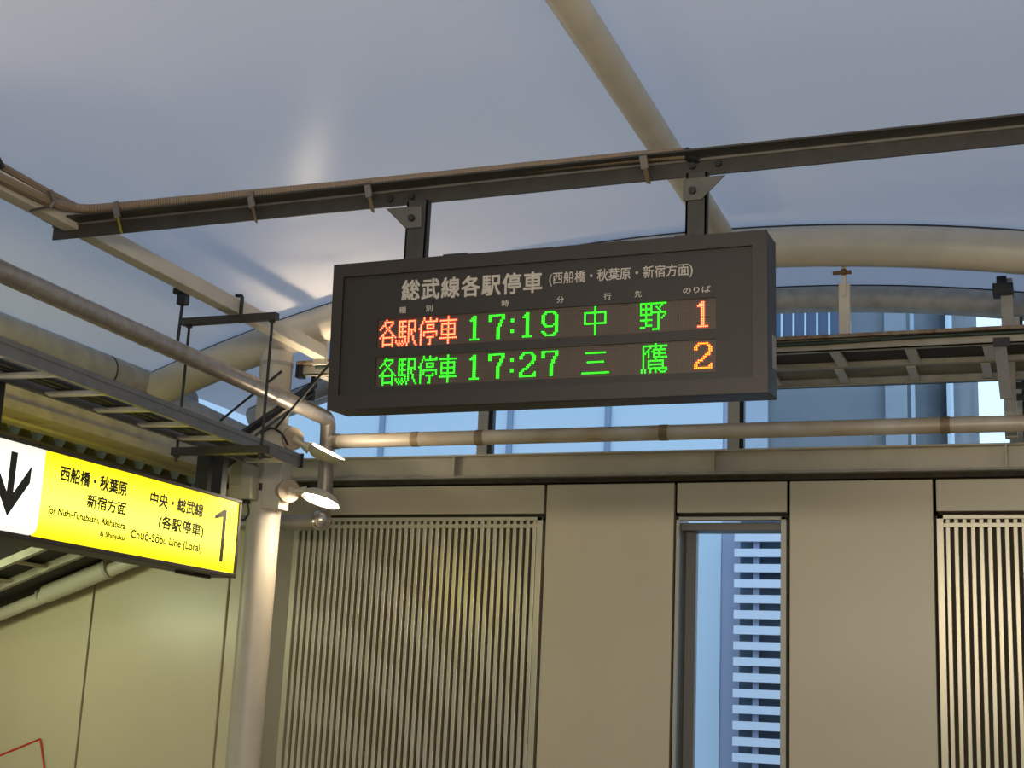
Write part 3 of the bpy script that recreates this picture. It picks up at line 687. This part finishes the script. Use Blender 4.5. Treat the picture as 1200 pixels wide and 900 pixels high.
MB().tube(wl_, 0.007, 8).build('wire_loop', BLACK, jb2)
# upper round mount plate behind the upper floodlight
tag(MB().box((-5.52, 8.84, 3.33), (-5.285, 9.0, 3.53)).build('mounting_box', PAINT, bevel=0.02), 'rounded beige mounting box behind the upper floodlight', 'box')
wr = [onY(305, 508, 8.8), onY(318, 500, 8.8), onY(331, 508, 8.8), onY(337, 521, 8.8)]
tag(MB().tube(bend(wr, 0.06, 5), 0.009, 8).build('lamp_wire', BLACK), 'black wire looping over the upper floodlight mount', 'wire')

# dark brace and stay wires beside the column
br = thing('brace', onY(330, 490, 9.3), 'black diagonal brace crossing behind the weathered pipe near the column', 'brace')
MB().bar(onY(281, 511, 8.5), onY(370, 450, 9.28), 0.03, 0.05, (0, 1, 0)).build('brace_bar', BLACK, br)
MB().bar(onY(292, 516, 8.5), onY(368, 460, 9.26), 0.014, 0.014, (0, 1, 0)).build('brace_edge', DARK, br)
tag(MB().tube([onY(258, 493, 8.6), onY(330, 435, 8.9)], 0.009, 8).build('stay_wire', BLACK), 'thin black stay wire passing behind the weathered pipe, rising to the pale tray end', 'wire')
tag(MB().tube([onY(322, 503, 8.65), onY(392, 420, 8.65)], 0.010, 8).build('stay_wire', BLACK), 'thin black stay wire crossing in front of the weathered pipe near its elbow', 'wire')

# ------------------------------------------------------------------ pale cable ladder across the clerestory
rt = thing('cable_ladder', (-2.5, 9.5, 3.93), 'pale ladder-type cable tray running across the clerestory behind the departure sign', 'cable tray')
Zr = 3.955
MB().box((-5.36, 9.09, Zr - 0.012), (1.6, 9.10, Zr + 0.06)).box((-5.36, 9.09, Zr + 0.055), (1.6, 9.13, Zr + 0.065)).box((-5.36, 9.09, Zr - 0.012), (1.6, 9.14, Zr - 0.004)).build('side_rail', TRAYL, rt)
MB().box((-5.36, 9.55, Zr - 0.012), (1.6, 9.60, Zr + 0.07)).build('side_rail', TRAYL, rt)
MB().box((-5.36, 9.97, Zr - 0.05), (1.6, 9.99, Zr + 0.07)).box((-5.36, 9.93, Zr - 0.05), (1.6, 9.99, Zr - 0.042)).build('side_rail', TRAYL, rt)
x = -5.2
while x < 1.55:
    MB().bar((x, 9.13, Zr + 0.002), (x, 9.56, Zr + 0.002), 0.07, 0.02).build('rung', PAINT, rt)
    MB().bar((x - 0.04, 9.60, Zr - 0.01), (x - 0.04, 9.95, Zr - 0.03), 0.06, 0.02).build('rung', PAINT, rt)
    x += 0.478
MB().box((-5.363, 9.07, Zr - 0.03), (-5.31, 9.14, Zr + 0.075)).build('end_clamp', BLACK, rt)
dk = MB()
dk.box((-5.3, 9.16, Zr + 0.02), (1.6, 9.53, Zr + 0.035))
MB().box((-5.3, 9.62, Zr + 0.0), (1.6, 9.92, Zr + 0.015)).build('tray_bottom', mat('tray_bottom_lit', lin(150, 136, 104), 0.7, noise=0.3, scale=6), rt)  # far section's lit underside put into a lighter tan
dk.build('tray_bottom', mat('tray_bottom', lin(58, 50, 36), 0.8), rt)
led = MB().box((-5.35, 9.05, Zr + 0.068), (1.6, 9.4, Zr + 0.09)); led.build('ledge', mat('rusty_ledge', lin(150, 136, 118), 0.8, noise=0.4, scale=16, dirt=lin(112, 86, 62)), rt)
tag(MB().tube([(-5.2, 9.08, Zr + 0.045), (-3, 9.075, Zr + 0.05), (-1.5, 9.075, Zr + 0.038), (-0.8, 9.075, Zr + 0.05), (1.5, 9.075, Zr + 0.05)], 0.013, 10).build('green_cable', mat('dark_green_cable', lin(42, 58, 44), 0.5)),
    'dark green cable clipped along the pale cable ladder', 'cable')
pa = thing('hanger_post', (-1.30, 9.08, 4.04), 'cream post hanging from the thick arch down to the pale cable ladder', 'post')
MB().box((-1.335, 9.06, 4.045), (-1.262, 9.12, 4.39)).build('post', PAINT, pa, bevel=0.006)
MB().box((-1.312, 9.05, 4.30), (-1.286, 9.07, 4.56)).build('tie_plate', PAINT, pa)
MB().tube([(-1.37, 9.06, 4.462), (-1.25, 9.06, 4.462)], 0.014, 8).ball((-1.30, 9.05, 4.462), 0.024).build('bolt', mat('rusty_bolt', lin(110, 84, 60), 0.7), pa)
pb = thing('hanger_post', (-0.30, 9.62, 4.04), 'post with a black clamp at its top under the greyer arch, behind the flat bracket', 'post')
MB().box((-0.352, 9.605, 3.44), (-0.275, 9.665, 4.52)).build('post', PAINT2, pb, bevel=0.004)
MB().box((-0.40, 9.55, 4.40), (-0.27, 9.68, 4.475)).box((-0.375, 9.58, 4.47), (-0.31, 9.64, 4.53)).build('clamp', BLACK, pb, bevel=0.004)
gb = thing('bracket', (-0.36, 9.05, 3.76), 'grey flat bracket with a black buckle hanging from the pale cable ladder', 'bracket')
c0_, c1_ = onY(1166, 403, 9.04), onY(1184, 467, 9.04)
MB().prism([onY(1165, 403, 9.04), onY(1179, 402, 9.04), onY(1185, 455, 9.04), onY(1185, 467, 9.04), onY(1172, 467, 9.04)], (0, 0.03, 0)).build('plate', TRAY, gb)
MB().box((c0_.x - 0.01, 9.02, c0_.z - 0.02), (c0_.x + 0.09, 9.045, c0_.z + 0.035)).build('buckle', BLACK, gb)
for yy in (432, 440, 455):
    c = onY(1192, yy, 9.9); 
MB().box((-0.30, 9.88, 3.83), (0.2, 9.92, 3.87)).box((-0.30, 9.88, 3.75), (0.2, 9.92, 3.79)).build('arm', BLACK, gb)

# ------------------------------------------------------------------ stair canopy on the left
tag(MB().box((-6.42, 2.0, 3.283), (-6.2, 9.985, 3.345)).box((-6.42, 2.0, 3.345), (-6.24, 9.985, 3.47)).build('canopy_beam', mat('canopy_beam_paint', lin(178, 166, 142), 0.55, noise=0.3, scale=6)), 'broad stained canopy edge beam behind the cable ladder, upper of the canopy beams', 'beam')
tag(MB().box((-6.60, 2.0, 3.283), (-6.5, 9.985, 3.335)).build('canopy_beam', mat('canopy_beam_cream', lin(196, 186, 150), 0.5, noise=0.15, scale=6)), 'narrow cream canopy beam just above the corrugated deck', 'beam')
cg = MB(); vs_ = []; NY2 = 260; fs = []
for j in range(NY2 + 1):
    Y = 3.0 + 6.98 * j / NY2; ph_ = (Y / 0.24) % 1.0
    z = 3.235 + 0.10 * max(0.0, min(1.0, (0.5 - abs(ph_ - 0.5)) * 3.6 - 0.35))
    vs_ += [(-6.72, Y, z), (-9.1, Y, z - 0.0), (-6.72, Y, z + 0.006), (-9.1, Y, z + 0.006)]
for j in range(NY2):
    a = 4*j; b = a + 4
    fs += [(a, b, b+1, a+1), (a+2, a+3, b+3, b+2), (a, a+2, b+2, b)]
cg.add(vs_, fs)
dk_ = cg.build('roof_deck', mat('deck_paint', lin(112, 108, 70), 0.55))
MB().box((-6.86, 2.0, 3.24), (-6.84, 9.985, 3.52)).build('closure_strip', mat('closure_paint', lin(176, 170, 112), 0.55), dk_)
tag(dk_, 'corrugated metal canopy deck above the yellow sign', 'roof deck')
tag(MB().bar((-6.66, 2.0, 3.222), (-6.66, 9.9, 3.222), 0.05, 0.03).build('deck_angle', mat('dark_angle', lin(70, 66, 54), 0.6)), 'dark angle bar under the edge of the corrugated deck', 'bar')
tag(MB().bar((-5.9, 8.6, 2.95), (-5.55, 8.75, 3.34), 0.06, 0.07).bar((-5.72, 8.55, 2.6), (-5.72, 8.55, 3.30), 0.10, 0.10, (0, 1, 0)).build('canopy_bracket', BLACK), 'black bracket and post behind the numbered end of the yellow sign', 'bracket')
tag(MB().box((-6.74, 2.0, 3.40), (-6.72, 9.9, 3.762)).build('eave_fascia', PAINT2), 'flat grey fascia between the thick eave pipe beam and the canopy beams', 'fascia')
# sloping soffit over the stairs and what hangs under it
SLP = Vector((1.0, 0, 0.365)).normalized()
def slope(x, y, dz=0.0): return Vector((x, y, 2.60 + 0.365 * (x + 7.25) + dz))
tag(MB().prism([slope(-9.1, 9.98, 0.10), slope(-6.75, 9.98, 0.10), slope(-6.75, 7.0, 0.10), slope(-9.1, 7.0, 0.10)], (0, 0, 0.05)).build('stair_soffit', mat('soffit_dark', lin(46, 46, 44), 0.7)),
    'dark sloping soffit over the stairs under the yellow sign', 'soffit')
sl = thing('cable_ladder', slope(-8.2, 9.6, 0.1), 'pale sloping ladder tray under the stair soffit, below the yellow sign', 'cable tray')
for yy in (8.9, 9.35):
    MB().bar(slope(-9.1, yy, 0.065), slope(-6.9, yy, 0.065), 0.05, 0.06).build('side_rail', TRAYL, sl)
xx = -9.0
while xx < -6.9:
    MB().bar(slope(xx, 8.9, 0.07), slope(xx, 9.35, 0.07), 0.06, 0.02).build('rung', TRAYL, sl); xx += 0.33
sp_ = thing('insulated_pipe', slope(-7.7, 9.82, 0), 'sloping cream pipe with a thicker jacket along the wall below the yellow sign', 'pipe')
a_, b_ = onY(-60, 744, 9.8), onY(160, 656, 9.8)
dd = b_ - a_
MB().tube([a_, b_ + dd * 0.15], 0.055, 20).build('pipe', PAINT, sp_)
j0, j1 = onY(54, 696, 9.8), onY(126, 667, 9.8)
MB().tube([j0, j1], 0.078, 24).build('jacket', mat('pipe_jacket', lin(196, 190, 172), 0.5), sp_)
MB().tube([j1 - dd.normalized() * 0.01, j1 + dd.normalized() * 0.02], 0.086, 24).build('collar', PAINT2, sp_)
MB().tube([j0 - dd.normalized() * 0.07, j0 - dd.normalized() * 0.05], 0.062, 24).build('collar', PAINT2, sp_)
# red outlined notice on the wall
rn = [onY(-70, 914, 9.985), onY(47.5, 866, 9.985), onY(53.5, 903, 9.985), onY(60, 960, 9.985), onY(-60, 1005, 9.985)]
rn = [rn[0], rn[1], rn[3], rn[4]]
nt_ = thing('notice', rn[2], 'slanted notice with a thin red outline on the wall below the sloping pipe', 'notice')
MB().prism(rn, (0, 0.012, 0)).build('board', BEIGE, nt_)
e = MB()
for a, b in ((rn[0], rn[1]), (rn[1], rn[2]), (rn[2], rn[3])):
    e.bar(a + Vector((0, -0.002, 0)), b + Vector((0, -0.002, 0)), 0.016, 0.004, (0, 1, 0))
e.build('red_border', mat('red_line', lin(196, 44, 26), 0.5), nt_)

# ------------------------------------------------------------------ buildings outside
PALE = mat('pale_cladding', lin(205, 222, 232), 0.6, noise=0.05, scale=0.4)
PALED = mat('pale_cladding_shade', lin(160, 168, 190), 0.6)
CONC = mat('stained_concrete', lin(122, 130, 136), 0.8, noise=0.35, scale=0.6)
b1 = thing('building', (-9, 21, -4), 'pale blue clad building close outside, seen through the clerestory and tall window', 'building')
MB().box((-16, 20, -4), (-4.62, 24, 11)).build('wall', PALE, b1)
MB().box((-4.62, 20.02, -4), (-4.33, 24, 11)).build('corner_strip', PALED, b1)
for px in (447, 597, 712):
    X = onY(px, 520, 20).x; MB().box((X - 0.045, 19.96, -4), (X + 0.045, 20, 11)).build('joint', mat('grey_joint', lin(130, 150, 172), 0.6), b1)
b2 = thing('building', (-2.5, 23, -4), 'grey concrete tower outside the clerestory, before the white sky', 'building')
tw = []; Xe = -1.38
for i in range(9):
    a = math.pi / 2 * i / 8; tw.append((Xe - 1.4 + 1.4 * math.sin(a), 21.4 - 1.4 * math.cos(a), -4))
tw += [(Xe, 26, -4), (-4.3, 26, -4), (-4.3, 20.0, -4)]
MB().prism(tw, (0, 0, 22)).build('wall', CONC, b2)
for x0, x1, m in ((-4.3, -3.95, mat('pale_concrete', lin(176, 190, 202), 0.7, noise=0.1, scale=1)), (-2.30, -2.0, mat('mid_concrete', lin(150, 160, 168), 0.7, noise=0.2, scale=1)), (-1.95, -1.90, MATS['pale_concrete'])):
    MB().box((x0, 19.93, 4.6), (x1, 20.0, 7.4)).build('pilaster', m, b2)
for x0, x1 in ((-1.50, -1.45),):
    MB().box((x0, 20.3, -4), (x1, 20.9, 14)).build('edge_fin', PALE, b2)
wnd = MB(); mul = MB()
wz0, wz1 = 6.55, 8.3
wnd.box((-4.25, 19.90, wz0), (-2.9, 19.94, wz1)); wnd.build('window_band', mat('dark_glass', lin(62, 82, 110), 0.15), b2)
for i in range(9):
    X = -4.25 + i * 0.17; mul.box((X - 0.014, 19.86, wz0), (X + 0.014, 19.90, wz1))
mul.box((-4.25, 19.86, 6.83), (-2.9, 19.90, 6.87)); mul.build('glazing_bars', PALE, b2)
b3 = thing('louver_screen', (-3.9, 19.6, -4), 'white horizontal slat screen outside the tall window', 'screen')
sm_ = MB(); z = -3.9
while z < 4.12:
    sm_.box((-4.33, 19.55, z), (-3.2, 19.62, z + 0.112)); z += 0.2125
sm_.build('slats', mat('white_slat', lin(225, 232, 240), 0.5), b3)
MB().box((-4.29, 19.76, -4), (-3.2, 19.84, 4.3)).build('screen_back', mat('screen_back', lin(70, 92, 112), 0.6, noise=0.4, scale=3), b3)
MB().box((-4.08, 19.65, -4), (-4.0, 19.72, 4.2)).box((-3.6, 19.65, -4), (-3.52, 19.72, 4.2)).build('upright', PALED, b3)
